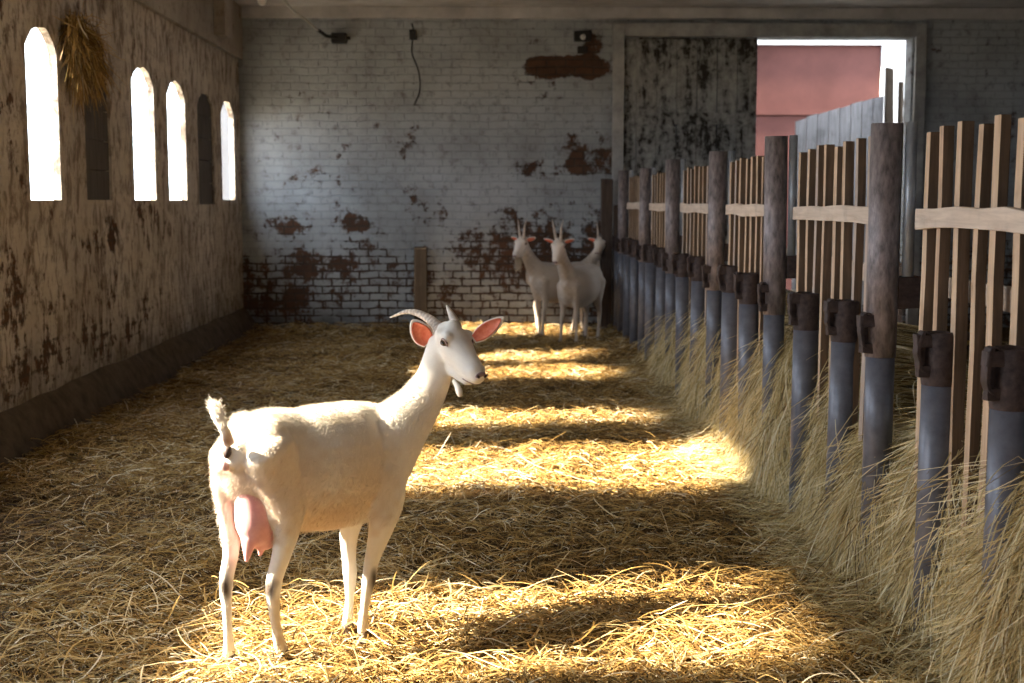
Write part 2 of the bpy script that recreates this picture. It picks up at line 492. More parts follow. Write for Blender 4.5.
# boarded windows (set back in their openings)
wn = 0
for (a, b, c, d, ar, bd) in OPEN_L:
    if bd:
        wn += 1
        mb = MB(); h = (d - c) / 5
        for i in range(5):
            mb.box((XL - WT + .004, a - .03, c + i * h), (XL - WT + .03, b + .03, c + (i + 1) * h - .008), .003)
        mb.box((XL - WT - .03, a - .05, c - .05), (XL - WT - .001, b + .05, d + .05))
        o = mb.build('window_%d' % wn, M['board']); tag(o, kind='structure')

# upper band of the left wall, standing a little proud, and its ledge
o = MB().box((XL - .001, YF, 2.87), (XL + .05, YB - .002, ZC - .002)).build('trim_1', M['plaster'], bevel=.006); tag(o, kind='structure')
o = MB().box((XL + .05, 12.55, 2.95), (XL + .16, 12.9, ZC - .002)).build('trim_2', M['plaster'], bevel=.006); tag(o, kind='structure')
# lintel band over the back wall
o = MB().box((XL + .052, YB - .05, 3.30), (XR - .01, YB - .001, ZC - .002)).build('trim_3', M['ceiling'], bevel=.008); tag(o, kind='structure')
# rough footing where the left wall meets the bedding
mb = MB(); ys = np.linspace(YF, YB - .01, 60)
prof = [(XL + .002, .26), (XL + .05, .20), (XL + .10, .10), (XL + .16, -.03)]
Vf = []; Ff = []
for i, y in enumerate(ys):
    for j, (x, z) in enumerate(prof):
        Vf.append((x + (random.uniform(-.006, .012) if j else 0), y, z + random.uniform(-.012, .012)))
for i in range(len(ys) - 1):
    for j in range(3):
        Ff.append((i*4+j, i*4+j+1, (i+1)*4+j+1, (i+1)*4+j))
o = mb.add(Vf, Ff).build('baseboard_left', M['footing'], smooth=True); tag(o, kind='structure')

# door frame and sliding door on the back wall
mb = MB()
mb.box((1.30, YB - .10, 0), (1.42, YB - .052, 3.25)); mb.box((4.50, YB - .10, 0), (4.62, YB - .052, 3.25)); mb.box((1.42, YB - .10, 3.11), (4.50, YB - .052, 3.25))
o = mb.build('trim_4', M['trim'], bevel=.006); tag(o, kind='structure')
door = empty('door_1', (1.44, YB - .03, 0)); tag(door, kind='structure')
m = NT('peeling_grey_door_paint')
co = m.coord('Object'); n1 = m.noise(m.coord('Object', (3, 3, .8)), 2.2, 8, .7, .3); n2 = m.noise(co, 14, 6, .7)
v = m.math('ADD', m.math('MULTIPLY', n1, .6), m.math('MULTIPLY', n2, .4))
M['door'] = m.out(m.ramp(v, [(.40, (.42, .42, .40)), (.50, (.26, .26, .25)), (.56, (.04, .035, .03))]), .85, m.bump(v, .5, .01), spec=.15)
mb = MB(); xs = np.linspace(-.10, 1.40, 8)
for i in range(7):
    mb.box((xs[i] + .004, 0, .06), (xs[i+1] - .004, .035 + random.uniform(0, .006), 3.09))
mb.box((-.10, .04, .06), (1.40, .055, 3.16))
mb.build('door_planks', M['door'], door)
mb = MB(); mb.box((0.02, -.022, .5), (1.38, -.001, .62)); mb.box((0.02, -.022, 2.2), (1.38, -.001, 2.32))
mb.build('cross_batten', M['door'], door, bevel=.004)

# ------------------------------------------------------------------ the floor
def ground(x, y):
    x = np.asarray(x, float); y = np.asarray(y, float)
    h = .020 * np.sin(x * 2.1 + 1.3 * np.sin(y * .9)) * np.sin(y * 1.7 + .8) + .012 * np.sin(x * 5.3 + y * 2.2) * np.sin(y * 4.4 - x * 1.7)
    h += .007 * np.sin(x * 13 + y * 5) * np.sin(y * 11 - x * 7)
    h += .05 * np.exp(-((x - (FX + .1)) / .25) ** 2)                 # drifts against the barrier
    h += .06 * np.exp(-((y - 14.0) / .5) ** 2)
    return h
gx = np.linspace(XL - .02, XR, 190); gy = np.linspace(-1.0, YB + .05, 420)
GX, GY = np.meshgrid(gx, gy)
Vg = np.c_[GX.ravel(), GY.ravel(), (ground(GX, GY) - .03).ravel()]
nx, ny = len(gx), len(gy)
idx = (np.arange(ny - 1)[:, None] * nx + np.arange(nx - 1)[None]).ravel()
o = link('floor', mesh_np('floor', Vg, np.c_[idx, idx + 1, idx + nx + 1, idx + nx]), M['soil']); tag(o, kind='structure')
o = MB().box((XL - .3, YF - .3, -.35), (XR + .3, -.98, -.03)).build('floor', M['soil']); tag(o, kind='structure')
o = MB().box((-40, -40, -.75), (40, 60, -.36)).build('outside_ground', M['ground']); tag(o, kind='structure')

def strands(P, rad, rnd, n=3):
    """P: (N, K, 3) centre lines -> vertices, quads and the strand's random value"""
    N, K, _ = P.shape
    T = np.gradient(P, axis=1); T /= np.linalg.norm(T, axis=2, keepdims=True) + 1e-9
    ref = np.zeros_like(T); ref[..., 2] = 1.0
    steep = np.abs(T[..., 2]) > .92; ref[steep] = (1, 0, 0)
    A = np.cross(T, ref); A /= np.linalg.norm(A, axis=2, keepdims=True) + 1e-9
    B = np.cross(T, A)
    prof = np.ones(K); prof[-1] = .35; prof[0] = .7
    r = rad[:, None] * prof[None]
    rings = []
    for q in range(n):
        w = 2 * math.pi * q / n
        rings.append(P + (A * math.cos(w) + B * math.sin(w) * .6) * r[..., None])
    V = np.stack(rings, 2).reshape(-1, 3)
    base = (np.arange(N)[:, None, None] * K + np.arange(K - 1)[None, :, None]) * n
    q = np.arange(n)[None, None]; q2 = (q + 1) % n
    Fq = np.stack([base + q, base + q2, base + n + q2, base + n + q], -1).reshape(-1, 4)
    return V, Fq, np.repeat(rnd, K * n)

def straw_on_floor(N, x0, x1, y0, y1, lmin, lmax, r0, r1, lift, K=4, tone=(0, 1), tilt=.22):
    x = rng.uniform(x0, x1, N)
    t = rng.random(N); y = 1 / (1 / y0 + (1 / y1 - 1 / y0) * t) if y0 > 0 else rng.uniform(y0, y1, N)
    th = rng.uniform(0, math.pi, N); L = rng.uniform(lmin, lmax, N) * (.6 + .8 * rng.random(N) ** 2)
    el = rng.normal(0, tilt, N)
    d = np.c_[np.cos(th) * np.cos(el), np.sin(th) * np.cos(el), np.sin(el)]
    bend = rng.normal(0, .22, N) * L; bz = np.abs(rng.normal(0, .10, N)) * L
    s = np.linspace(-.5, .5, K)
    side = np.c_[-np.sin(th), np.cos(th), np.zeros(N)]
    P = np.zeros((N, K, 3))
    for k in range(K):
        q = .25 - s[k] ** 2
        P[:, k, 0] = x + d[:, 0] * L * s[k] + side[:, 0] * bend * q * 2
        P[:, k, 1] = y + d[:, 1] * L * s[k] + side[:, 1] * bend * q * 2
        P[:, k, 2] = d[:, 2] * L * s[k] + bz * q * 3
    P[..., 0] = np.clip(P[..., 0], XL + .02, XR - .05); P[..., 1] = np.minimum(P[..., 1], YB - .03)
    P[..., 2] = np.maximum(P[..., 2], -.012) + ground(P[..., 0], P[..., 1]) + rng.random(N)[:, None] ** 1.5 * lift - .012
    cl = .5 + .5 * np.sin(x * 3.1 + 2 * np.sin(y * 1.3)) * np.sin(y * 2.3 + x)
    rnd = np.clip(rng.normal(.48, .27, N) + (cl - .5) * .25, 0, 1) * (tone[1] - tone[0]) + tone[0]
    return strands(P, rng.uniform(r0, r1, N), rnd)

def merge(parts):
    Vs, Fs, Rs = [], [], []; b = 0
    for V, Fq, R in parts:
        Vs.append(V); Fs.append(Fq + b); Rs.append(R); b += len(V)
    return np.concatenate(Vs), np.concatenate(Fs), np.concatenate(Rs)

V, Fq, R = merge([
    straw_on_floor(62000, -2.6, 1.75, 3.0, 6.2, .04, .13, .0013, .0030, .045),
    straw_on_floor(40000, -2.6, 1.75, 6.2, 9.5, .05, .16, .0019, .0038, .05),
    straw_on_floor(30000, -2.6, 1.75, 9.5, 13.95, .07, .20, .0024, .0042, .05),
    straw_on_floor(6500, -2.5, 1.6, 3.0, 9.0, .10, .26, .0016, .0032, .07, K=7, tone=(.45, 1), tilt=.3),
    straw_on_floor(9000, 1.7, 5.5, 2.5, 13.9, .08, .22, .003, .005, .05),
])
o = link('straw_bedding', mesh_np('straw_bedding', V, Fq, False, {'rnd': R}), M['straw'])
tag(o, 'loose golden straw bedding spread deep over the whole barn floor', 'straw', kind='stuff')

# ------------------------------------------------------------------ feed barrier
TALL = [2.65, 4.46, 6.14, 7.81, 9.62, 11.42, 13.25]
SHORT = [3.33, 3.87]
for a, b in zip(TALL[1:-1], TALL[2:]):
    SHORT += [a + (b - a) * (.29 if a < 5 else .333), a + (b - a) * (.63 if a < 5 else .667)]
SHORT += [13.62]
PR = .053
def lug(x, y, z, r, parent):
    """bent plate standing off the pipe towards the aisle, open like a C"""
    mb = MB(); n = 9
    outer = []
    for i in range(n):
        w = math.radians(-80 + 200 * i / (n - 1))
        outer.append((x - r - .010 - .022 * math.cos(w) * .9, z - .055 + .062 * math.sin(w)))
    V = []; Fs = []
    for (px_, pz_) in outer:
        j = random.uniform(-.003, .003)
        for dy in (-.024, .020):
            V.append((px_ + j, y + dy - .018, pz_)); V.append((px_ + j + .011, y + dy - .018, pz_ - .002))
    for i in range(n - 1):
        b = i * 4
        Fs += [(b, b+4, b+6, b+2), (b+1, b+3, b+7, b+5), (b, b+1, b+5, b+4), (b+2, b+6, b+7, b+3)]
    Fs += [(0, 2, 3, 1), (4*(n-1), 4*(n-1)+1, 4*(n-1)+3, 4*(n-1)+2)]
    mb.add(V, Fs)
    mb.box((x - r - .030, y - .040, z - .045), (x - r + .030, y + .004, z - .004), .003)
    mb.box((x - r - .022, y - .036, z - .135), (x - r + .030, y + .002, z - .100), .003)
    mb.box((x - r - .022, y - .020, z - .118), (x - r + .01, y - .008, z - .010), .003)
    return mb.build('bracket', M['rust'], parent, bevel=.002)

ORD = ['nearest', 'second nearest', 'third nearest', 'fourth nearest', 'fifth nearest', 'sixth nearest', 'seventh nearest', 'eighth nearest',
       'ninth nearest', 'tenth nearest', 'eleventh nearest', 'twelfth nearest', 'thirteenth nearest']
def short_pipe(i, y):
    r = random.Random(i)
    t = empty('steel_pipe', (FX, y, 0))
    h = 1.01 + r.uniform(-.008, .012) + (.02 if y > 6 else 0)
    lx = r.uniform(-.012, .012); ly = r.uniform(-.01, .01)
    MB().tube([(0, 0, -.1), (lx * .6, ly * .6, .5), (lx, ly, h - .15)], PR * r.uniform(.95, 1.04), 20).build('pipe_shaft', M['pipe'], t, smooth=True)
    # open, rusted head: outer wall, rim and inside wall
    mb = MB(); n = 20; prof = [(PR * 1.0, h - .16), (PR * 1.045, h - .14), (PR * 1.05, h - .005), (PR * .90, h), (PR * .88, h - .10)]
    V = []; Fs = []
    for rr, z in prof:
        for k in range(n):
            w = 2 * math.pi * k / n
            V.append((lx + rr * math.cos(w), ly + rr * math.sin(w), z + (r.uniform(-.003, .003) if z > h - .02 else 0)))
    for a in range(len(prof) - 1):
        for k in range(n):
            Fs.append((a*n+k, a*n+(k+1) % n, (a+1)*n+(k+1) % n, (a+1)*n+k))
    Fs.append(tuple(range((len(prof)-1)*n, len(prof)*n)))
    mb.add(V, Fs).build('pipe_head', M['rust'], t, smooth=True)
    lug(lx, ly, h, PR, t)
    where = ' with the hay hanging round its foot' if 4 < y < 9 else ''
    tag(t, 'short grey steel pipe with bracketed rusty head, %s of the short pipes' % (ORD[i] if i < 12 else 'farthest'), 'pipe post', 'short steel pipes of the feed barrier')
    if i == 12: t['label'] = 'short grey steel pipe with rusty head, farthest of all, beside the dark corner board'
    return t
for i, y in enumerate(SHORT): short_pipe(i, y)

def tall_post(i, y):
    r = random.Random(50 + i)
    t = empty('steel_post', (FX + .004, y, 0))
    h = 1.685 + r.uniform(-.012, .012) - (.02 if i == 1 else 0)
    lx = r.uniform(-.012, .012)
    MB().tube([(0, 0, -.1), (lx * .3, 0, .6), (lx * .3, 0, .87)], PR * .93, 20).build('post_shaft', M['pipe'], t, smooth=True)
    n = 20
    mb = MB(); mb.tube([(lx * .3, 0, .86), (lx * .6, 0, 1.2), (lx, 0, h)], [PR, PR * 1.02, PR * 1.01], n); mb.build('post_sleeve', M['post'], t, smooth=True)
    lug(lx * .3, 0, 1.01, PR, t)
    MB().tube([(lx + PR + .022, -.035, 1.14), (lx + PR + .020, -.035, h + .003)], .020, 12).build('brace_tube', M['brace'], t, smooth=True)
    MB().box((PR - .005, -.03, 1.03), (PR + .07, .03, 1.14), .004).build('clamp', M['rust'], t, bevel=.003)
    names = ['just outside the photo', 'nearest', 'second nearest', 'third nearest', 'fourth nearest', 'fifth nearest', 'sixth nearest']
    tag(t, 'tall worn brown steel post of the barrier, %s of the tall ones' % names[i], 'post', 'tall steel posts of the feed barrier')
for i, y in enumerate(TALL): tall_post(i, y)

def slat_panel(i, ya, yb):
    r = random.Random(80 + i)
    t = empty('slat_panel', (FX, (ya + yb) / 2, 0))
    L = yb - ya; a0 = -L / 2
    n = 9 if i else 10
    xs = FX * 0
    for k in range(n):
        y = a0 + .16 + (L - .48) * k / (n - 1) + r.uniform(-.018, .018)
        w = r.uniform(.034, .048); th = r.uniform(.028, .038)
        top = 1.622 + r.uniform(-.012, .010); bot = .34 + r.uniform(-.05, .05)
        mb = MB(); lean = r.uniform(-.02, .02)
        m_ = 6; V = []; Fs = []
        for q in range(m_ + 1):
            z = bot + (top - bot) * q / m_
            cy = y + lean * (q / m_ - .5) + r.uniform(-.005, .005); cx = .030 + r.uniform(-.0015, .0015)
            ww = w / 2 * r.uniform(.9, 1.08)
            V += [(cx, cy - ww, z), (cx + th, cy - ww, z), (cx + th, cy + ww, z), (cx, cy + ww, z)]
        for q in range(m_):
            for s in range(4): Fs.append((q*4+s, q*4+(s+1) % 4, q*4+4+(s+1) % 4, q*4+4+s))
        Fs += [(0, 3, 2, 1), (m_*4, m_*4+1, m_*4+2, m_*4+3)]
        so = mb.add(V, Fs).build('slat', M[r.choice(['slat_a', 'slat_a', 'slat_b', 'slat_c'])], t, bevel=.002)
        so.data.materials.append(M['slat_old'])     # shade painted on all but the pale aisle face
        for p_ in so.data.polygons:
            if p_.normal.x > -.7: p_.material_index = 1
    def rail(nm, x0, x1, z, hh, e0, e1, mat):
        V = []; Fs = []; m_ = 8
        for q in range(m_ + 1):
            y = e0 + (e1 - e0) * q / m_; zz = z + r.uniform(-.006, .006)
            h2 = hh / 2 * r.uniform(.88, 1.08)
            V += [(x0, y, zz - h2), (x1, y, zz - h2), (x1, y, zz + h2), (x0, y, zz + h2)]
        for q in range(m_):
            for s in range(4): Fs.append((q*4+s, q*4+(s+1) % 4, q*4+4+(s+1) % 4, q*4+4+s))
        Fs += [(0, 3, 2, 1), (m_*4, m_*4+1, m_*4+2, m_*4+3)]
        return MB().add(V, Fs).build(nm, mat, t, bevel=.003)
    rail('rail', .004, .029, 1.345, .062, a0 + .065, -a0 - .32, M['rail'])
    rail('rail', .079, .105, 1.13, .07, a0 + .10, -a0 - .20, M['rail'])
    names = ['between the nearest tall post and the photo edge', 'between the nearest and second tall posts', 'between the second and third tall posts',
             'between the third and fourth tall posts', 'between the fourth and fifth tall posts', 'between the fifth and sixth tall posts']
    tag(t, 'wooden slat panel with pale cross rail ' + names[i], 'fence panel', 'slatted fence panels of the barrier')
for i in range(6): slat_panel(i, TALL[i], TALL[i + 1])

t = empty('corner_board', (FX - .08, 13.72, 0))
mb = MB(); mb.box((-.10, -.02, 0), (.02, .03, 1.62), .008)
mb.build('board', M['darkwood'], t, bevel=.004)
MB().box((.03, -.03, 0), (.12, .02, 1.35), .008).build('narrow_board', M['darkwood'], t, bevel=.004)
tag(t, 'dark upright board closing the far end of the barrier beside the goats', 'board')

# manger: low dark back boards hidden behind the hay
t = empty('manger', (2.35, 8.2, 0))
for k in range(4):
    z = .02 + k * .17
    MB().box((-.02, -5.4, z), (.02, 5.3, z + .16), .004).build('side_plank', M['darkwood'], t)
for k in range(7):
    MB().box((.021, -5.3 + k * 1.74, 0), (.09, -5.2 + k * 1.74, .74), .003).build('upright', M['darkwood'], t)
tag(t, 'long low dark wooden manger wall holding the hay behind the barrier', 'manger')

# ------------------------------------------------------------------ hay behind and through the barrier
def hay_top(y):
    y = np.asarray(y, float)
    return np.clip(.66 + .09 * np.sin(y * 2.3 + .5) + .06 * np.sin(y * 5.1), .35, .80) * np.clip((11.2 - y) / 1.6, .0, 1) ** .5
def hay_surface(s, y):
    """s: 0 deep in the manger, 1 on the aisle floor -> x, z"""
    H = hay_top(y)
    edge = FX + .055 + .03 * np.sin(y * 3.7) + .03 * np.sin(y * 9.1)
    x = np.where(s < .5, 2.3 + (edge + .10 - 2.3) * (s / .5) ** .8, edge + .10 - .17 * ((s - .5) / .5) ** .8)
    z = np.where(s < .5, H * (.95 + .10 * np.sin(s * 6 + y)), H * (1 - ((s - .5) / .5) ** 1.25 * .97))
    return x, z
ssv = np.linspace(0, 1, 26); yv = np.linspace(2.7, 11.2, 160)
SS, YY = np.meshgrid(ssv, yv)
hx, hz = hay_surface(SS, YY)
Vh = np.c_[(hx + .05 + .02 * np.sin(YY * 31 + SS * 20)).ravel(), YY.ravel(), np.maximum(hz - .035 + .02 * np.sin(YY * 23 + SS * 40), -.05).ravel()]
nx = len(ssv); idx = (np.arange(len(yv) - 1)[:, None] * nx + np.arange(nx - 1)[None]).ravel()
Nb = len(Vh)
parts = [(Vh, np.c_[idx, idx + 1, idx + nx + 1, idx + nx], np.full(Nb, .10))]
def hay_strands(N, s0, s1, lmin, lmax, r0, r1, K=6, y0=2.8, y1=11.1, out=.05):
    t = rng.random(N); y = 1 / (1 / y0 + (1 / y1 - 1 / y0) * t); s = rng.uniform(s0, s1, N)
    L = rng.uniform(lmin, lmax, N)
    P = np.zeros((N, K, 3)); dy = rng.normal(0, .55, N) * L; cur = rng.normal(0, .5, N) * L
    off = rng.random(N) ** 1.6 * out; flick = rng.normal(.02, .07, N) * L * 2 - (rng.random(N) < .12) * rng.uniform(0, .35, N) * L
    H = np.maximum(hay_top(y), .15)
    for k in range(K):
        q = k / (K - 1)
        ss = np.clip(s + q * L * .5 / (H + .15), 0, 1.0)
        yy = y + dy * q + cur * q * q
        x, z = hay_surface(ss, y)
        P[:, k, 0] = x - off * (.4 + q) + flick * q * q; P[:, k, 1] = yy
        over = np.maximum(s + q * L * .5 / (H + .15) - 1.0, 0) * (H + .15) / .5
        P[:, k, 0] -= over * .8
        P[:, k, 2] = np.maximum(z + (.01 + off * .2), ground(P[:, k, 0], yy) + .005)
    rnd = np.clip(rng.normal(.54, .27, N), 0, 1)
    return strands(P, rng.uniform(r0, r1, N), rnd)
parts += [hay_strands(34000, .42, .98, .10, .30, .0011, .0025, y1=6.0),
          hay_strands(16000, .40, .98, .12, .36, .0014, .0026, y0=6.0),
          hay_strands(9000, .02, .5, .10, .30, .0014, .0024),
          hay_strands(900, .45, .8, .25, .5, .0012, .0022, K=8, out=.16),
          straw_on_floor(5000, 1.1, 1.5, 3.0, 11.0, .08, .22, .0013, .0024, .06, K=5, tone=(.3, .9), tilt=.25)]
V, Fq, R = merge(parts)
o = link('hay', mesh_np('hay', V, Fq, False, {'rnd': R}), M['hay'])
tag(o, 'long pale hay spilling from the manger and hanging down between the pipes', 'hay', kind='stuff')

# straw tuft hanging in the boarded window
parts = []
def tuft(N, top, length, spread, r0, r1, down=(0, 0, -1), K=6):
    P = np.zeros((N, K, 3)); d = rng.normal(0, 1, (N, 3)); d2 = rng.normal(0, 1, (N, 3)); L = rng.uniform(.3, 1, N) * length
    for k in range(K):
        q = k / (K - 1)
        P[:, k] = top + np.array(down) * (L * q)[:, None] + d * np.array(spread) * (.55 + q * .5) + d2 * np.array(spread) * q * q * .9
    return P, strands(P, rng.uniform(r0, r1, N), np.clip(rng.normal(.42, .2, N), 0, 1))
for top, ln, sp, n_, dn in [((XL + .06, 8.34, 2.50), .20, (.03, .09, .05), 700, (0, .2, -1)), ((XL + .06, 8.30, 2.36), .26, (.02, .05, .07), 500, (0, .15, -1)),
                        ((XL + .07, 8.50, 2.42), .26, (.03, .09, .08), 700, (0, .6, -1)), ((XL + .05, 8.60, 2.30), .17, (.02, .09, .07), 350, (0, .9, -.7)),
                        ((XL + .05, 8.44, 2.20), .16, (.02, .04, .05), 200, (0, .1, -1)), ((XL + .08, 8.42, 2.42), .30, (.06, .16, .10), 160, (.1, .6, -.5))]:
    P, g = tuft(n_, np.array(top), ln, sp, .0022, .0042, down=dn)
    V_, F_, R_ = g; V_[:, 0] = np.maximum(V_[:, 0], XL + .004); parts.append((V_, F_, R_))
V, Fq, R = merge(parts)
o = link('straw_tuft', mesh_np('straw_tuft', V, Fq, False, {'rnd': R}), M['straw'])
tag(o, 'ragged golden straw tuft hanging beside the first boarded window on the left wall', 'straw')

# ------------------------------------------------------------------ small fixtures on the back wall
t = empty('cable', tuple(at(318, 30, 13.6)))
def rel(P, t): return [tuple(np.asarray(p) - np.array(t.location)) for p in P]
MB().tube(rel([(-2.05, 12.9, ZC - .02), at(292, 10, 13.15), at(305, 19, 13.35), at(318, 30, 13.6)], t), .012, 8).build('pale_conduit', M['wire'], t, smooth=True)
MB().tube(rel([at(318, 30, 13.6), at(326, 36, 13.8), at(338, 38, 13.9), at(350, 38, 13.93)], t), .018, 8).build('dark_cable', M['black'], t, smooth=True)
MB().box(*[tuple(v) for v in (np.array(rel([at(338, 38, 13.92)], t)[0]) - (.07, .04, .05), np.array(rel([at(338, 38, 13.92)], t)[0]) + (.09, .07, .05))]).build('junction_box', M['black'], t, bevel=.01)
tag(t, 'cable running from the ceiling to a black junction box high on the back wall', 'cable')
bp = at(262, 0, 12.4)
t = empty('lamp_bulb', (bp[0], bp[1], ZC))
dz = bp[2] - ZC
V_, F_ = ball_vf((0, 0, dz), (.045, .045, .055)); MB().add(V_, F_).build('bulb', M['porcelain'], t, smooth=True)
MB().tube([(0, 0, 0), (0, 0, dz + .04)], .022, 10).build('socket', M['black'], t, smooth=True)
tag(t, 'white light bulb hanging from the ceiling near the left back corner', 'light bulb')
t = empty('hanging_cable', (-.80, YB - .02, 3.2))
pts = [(-.02, 0, .05), (.0, 0, -.05), (-.02, -.01, -.25), (.05, -.01, -.45), (.06, -.01, -.65), (.0, -.005, -.80)]
MB().tube([tuple(p) for p in catmull(pts, 4)], .008, 6).build('cord', M['black'], t, smooth=True)
MB().box((-.04, -.035, -.12), (.03, .015, -.02), .004).build('socket_box', M['black'], t, bevel=.006)
tag(t, 'thin black cord dangling from a small box on the back wall', 'cord')
t = empty('wall_lamp', (.98, YB - .06, 3.11))
MB().box((-.09, -.04, -.05), (.09, .055, .06), .006).build('housing', M['black'], t, bevel=.012)
V_, F_ = ball_vf((0, -.05, -.01), (.03, .03, .03)); MB().add(V_, F_).build('lens', M['porcelain'], t, smooth=True)
MB().box((-.05, 0, -.17), (.05, .055, -.10), .01).build('lower_box', M['black'], t, bevel=.01)
tag(t, 'small black lamp housing above the bare brick patch on the back wall', 'wall lamp')
t = empty('wooden_stake', (-.74, YB - .10, 0))
MB().box((-.065, -.045, -.02), (.065, .045, .90), .012).build('stake', M['brownwood'], t, bevel=.012)
tag(t, 'short brown weathered stake standing against the middle of the back wall', 'stake')

# ------------------------------------------------------------------ outside the open door
o = MB().box((-2, 18.0, -.35), (5.35, 18.3, 3.50)).build('outside_wall', M['red']); tag(o, kind='structure')
o = MB().box((-2, 17.93, 3.50), (12, 18.35, 6.0)).build('outside_wall', M['whitewall']); tag(o, kind='structure')
o = MB().box((5.35, 17.96, -.35), (12, 18.3, 3.50)).build('outside_wall', M['whitewall']); tag(o, kind='structure')
mb = MB().box((-2, 17.96, 2.56), (5.35, 18.0, 2.64)); o = mb.build('trim_5', M['red']); tag(o, kind='structure')

# grey board screen and posts outside the doorway
SY = 15.6
def gx_(px): return at(px, 120, SY)[0]
t = empty('board_screen', (gx_(796), SY, -.35))
xs = np.linspace(0, gx_(884) - gx_(796), 9); W_ = xs[-1]
z0_ = at(796, 121, SY)[2] + .35; z1_ = at(884, 95, SY)[2] + .35
for k in range(8):
    a, b = xs[k], xs[k + 1] - .008
    f0 = z0_ + (z1_ - z0_) * a / W_ + random.uniform(-.012, .012); f1 = f0 + (z1_ - z0_) / 8
    MB().add([(a, 0, 0), (b, 0, 0), (b, .03, 0), (a, .03, 0), (a, 0, f0), (b, 0, f1), (b, .03, f1), (a, .03, f0)],
             [(0,3,2,1),(4,5,6,7),(0,1,5,4),(1,2,6,5),(2,3,7,6),(3,0,4,7)]).build('board', M['greywood'], t)
MB().box((.02, .031, .5), (W_ - .03, .07, .6)).build('cross_rail', M['greywood'], t)
MB().box((.02, .031, 1.8), (W_ - .03, .07, 1.9)).build('cross_rail', M['greywood'], t)
tag(t, 'screen of grey weathered boards with a sloping top outside the open doorway', 'board screen')
zt = at(886, 68, SY)[2] + .35
t = empty('wooden_post', (gx_(890), SY - .08, -.35))
MB().add([(-.06, -.04, 0), (.09, -.04, 0), (.09, .05, 0), (-.06, .05, 0), (-.09, -.04, zt), (-.01, -.04, zt - .02), (-.01, .05, zt - .02), (-.09, .05, zt)],
         [(0,3,2,1),(4,5,6,7),(0,1,5,4),(1,2,6,5),(2,3,7,6),(3,0,4,7)]).build('shaft', M['brownwood'], t, bevel=.006)
tag(t, 'brown wooden post with a narrow top at the right end of the grey board screen', 'post')
zt = at(900, 82, SY)[2] + .35
t = empty('leaning_pole', (gx_(901), SY - .05, -.35))
MB().tube([(.0, 0, 0), (-.02, .03, zt)], .035, 8).build('pole', M['brownwood'], t)
MB().tube([(-.02, .045, zt - .32), (.20, .3, zt - .05)], .016, 6).build('strut', M['darkwood'], t)
MB().tube([(-.02, .045, zt - .5), (.22, .3, zt - .22)], .016, 6).build('strut', M['darkwood'], t)
tag(t, 'round dark pole with two thin struts beside the white doorway edge', 'pole')
# unseen roof added over the passage outside the door to block the sky
o = MB().box((-3, YB + .35, 4.6), (4.3, 17.3, 4.7)).build('outside_roof', M['ceiling']); tag(o, kind='structure')
o = MB().box((-3.1, YB + .35, -.35), (-3.0, 18.0, 4.6)).build('outside_wall', M['whitewall']); tag(o, kind='structure')  # unseen side wall added to keep the sun out of the passage

# ------------------------------------------------------------------ goats
def solid(parts, voxel, smooth_iter=3):
    """fuse overlapping closed shapes into one continuous skin"""
    mb = MB()
    for V_, F_ in parts: mb.add(V_, F_)
    me = mb.mesh('tmp')
    o = bpy.data.objects.new('tmp', me); COL.objects.link(o)
    md = o.modifiers.new('r', 'REMESH'); md.mode = 'VOXEL'; md.voxel_size = voxel; md.use_smooth_shade = True
    sm = o.modifiers.new('s', 'SMOOTH'); sm.factor = .5; sm.iterations = smooth_iter
    dg = bpy.context.evaluated_depsgraph_get()
    new = bpy.data.meshes.new_from_object(o.evaluated_get(dg))
    bpy.data.objects.remove(o)
    new.polygons.foreach_set('use_smooth', [True] * len(new.polygons))
    return new

def paint(me, spots, base=(1, 1, 1), off=(0, 0, 0)):
    """coat colour of its own: spots = (centre, radius, colour, strength)"""
    n = len(me.vertices); co = np.zeros(n * 3, np.float32); me.vertices.foreach_get('co', co); co = co.reshape(-1, 3) + np.array(off)
    c = np.tile(np.array(base, float), (n, 1))
    wob = .75 + .5 * (np.sin(co[:, 0] * 90) * np.sin(co[:, 1] * 80 + 1) * np.sin(co[:, 2] * 100 + 2) * .5 + .5)
    for ctr, r, colr, st in spots:
        rr = np.array([r, r, r] if np.isscalar(r) else r)
        d = np.sqrt((((co - np.asarray(ctr)) / rr) ** 2).sum(1)) * wob
        w = np.clip(1.6 - d * 1.2, 0, 1)[:, None] * st
        c = c * (1 - w) + np.array(colr) * w
    a = me.attributes.new('coat', 'FLOAT_COLOR', 'POINT')
    a.data.foreach_set('color', np.c_[c, np.ones(n)].astype(np.float32).ravel())
    return co

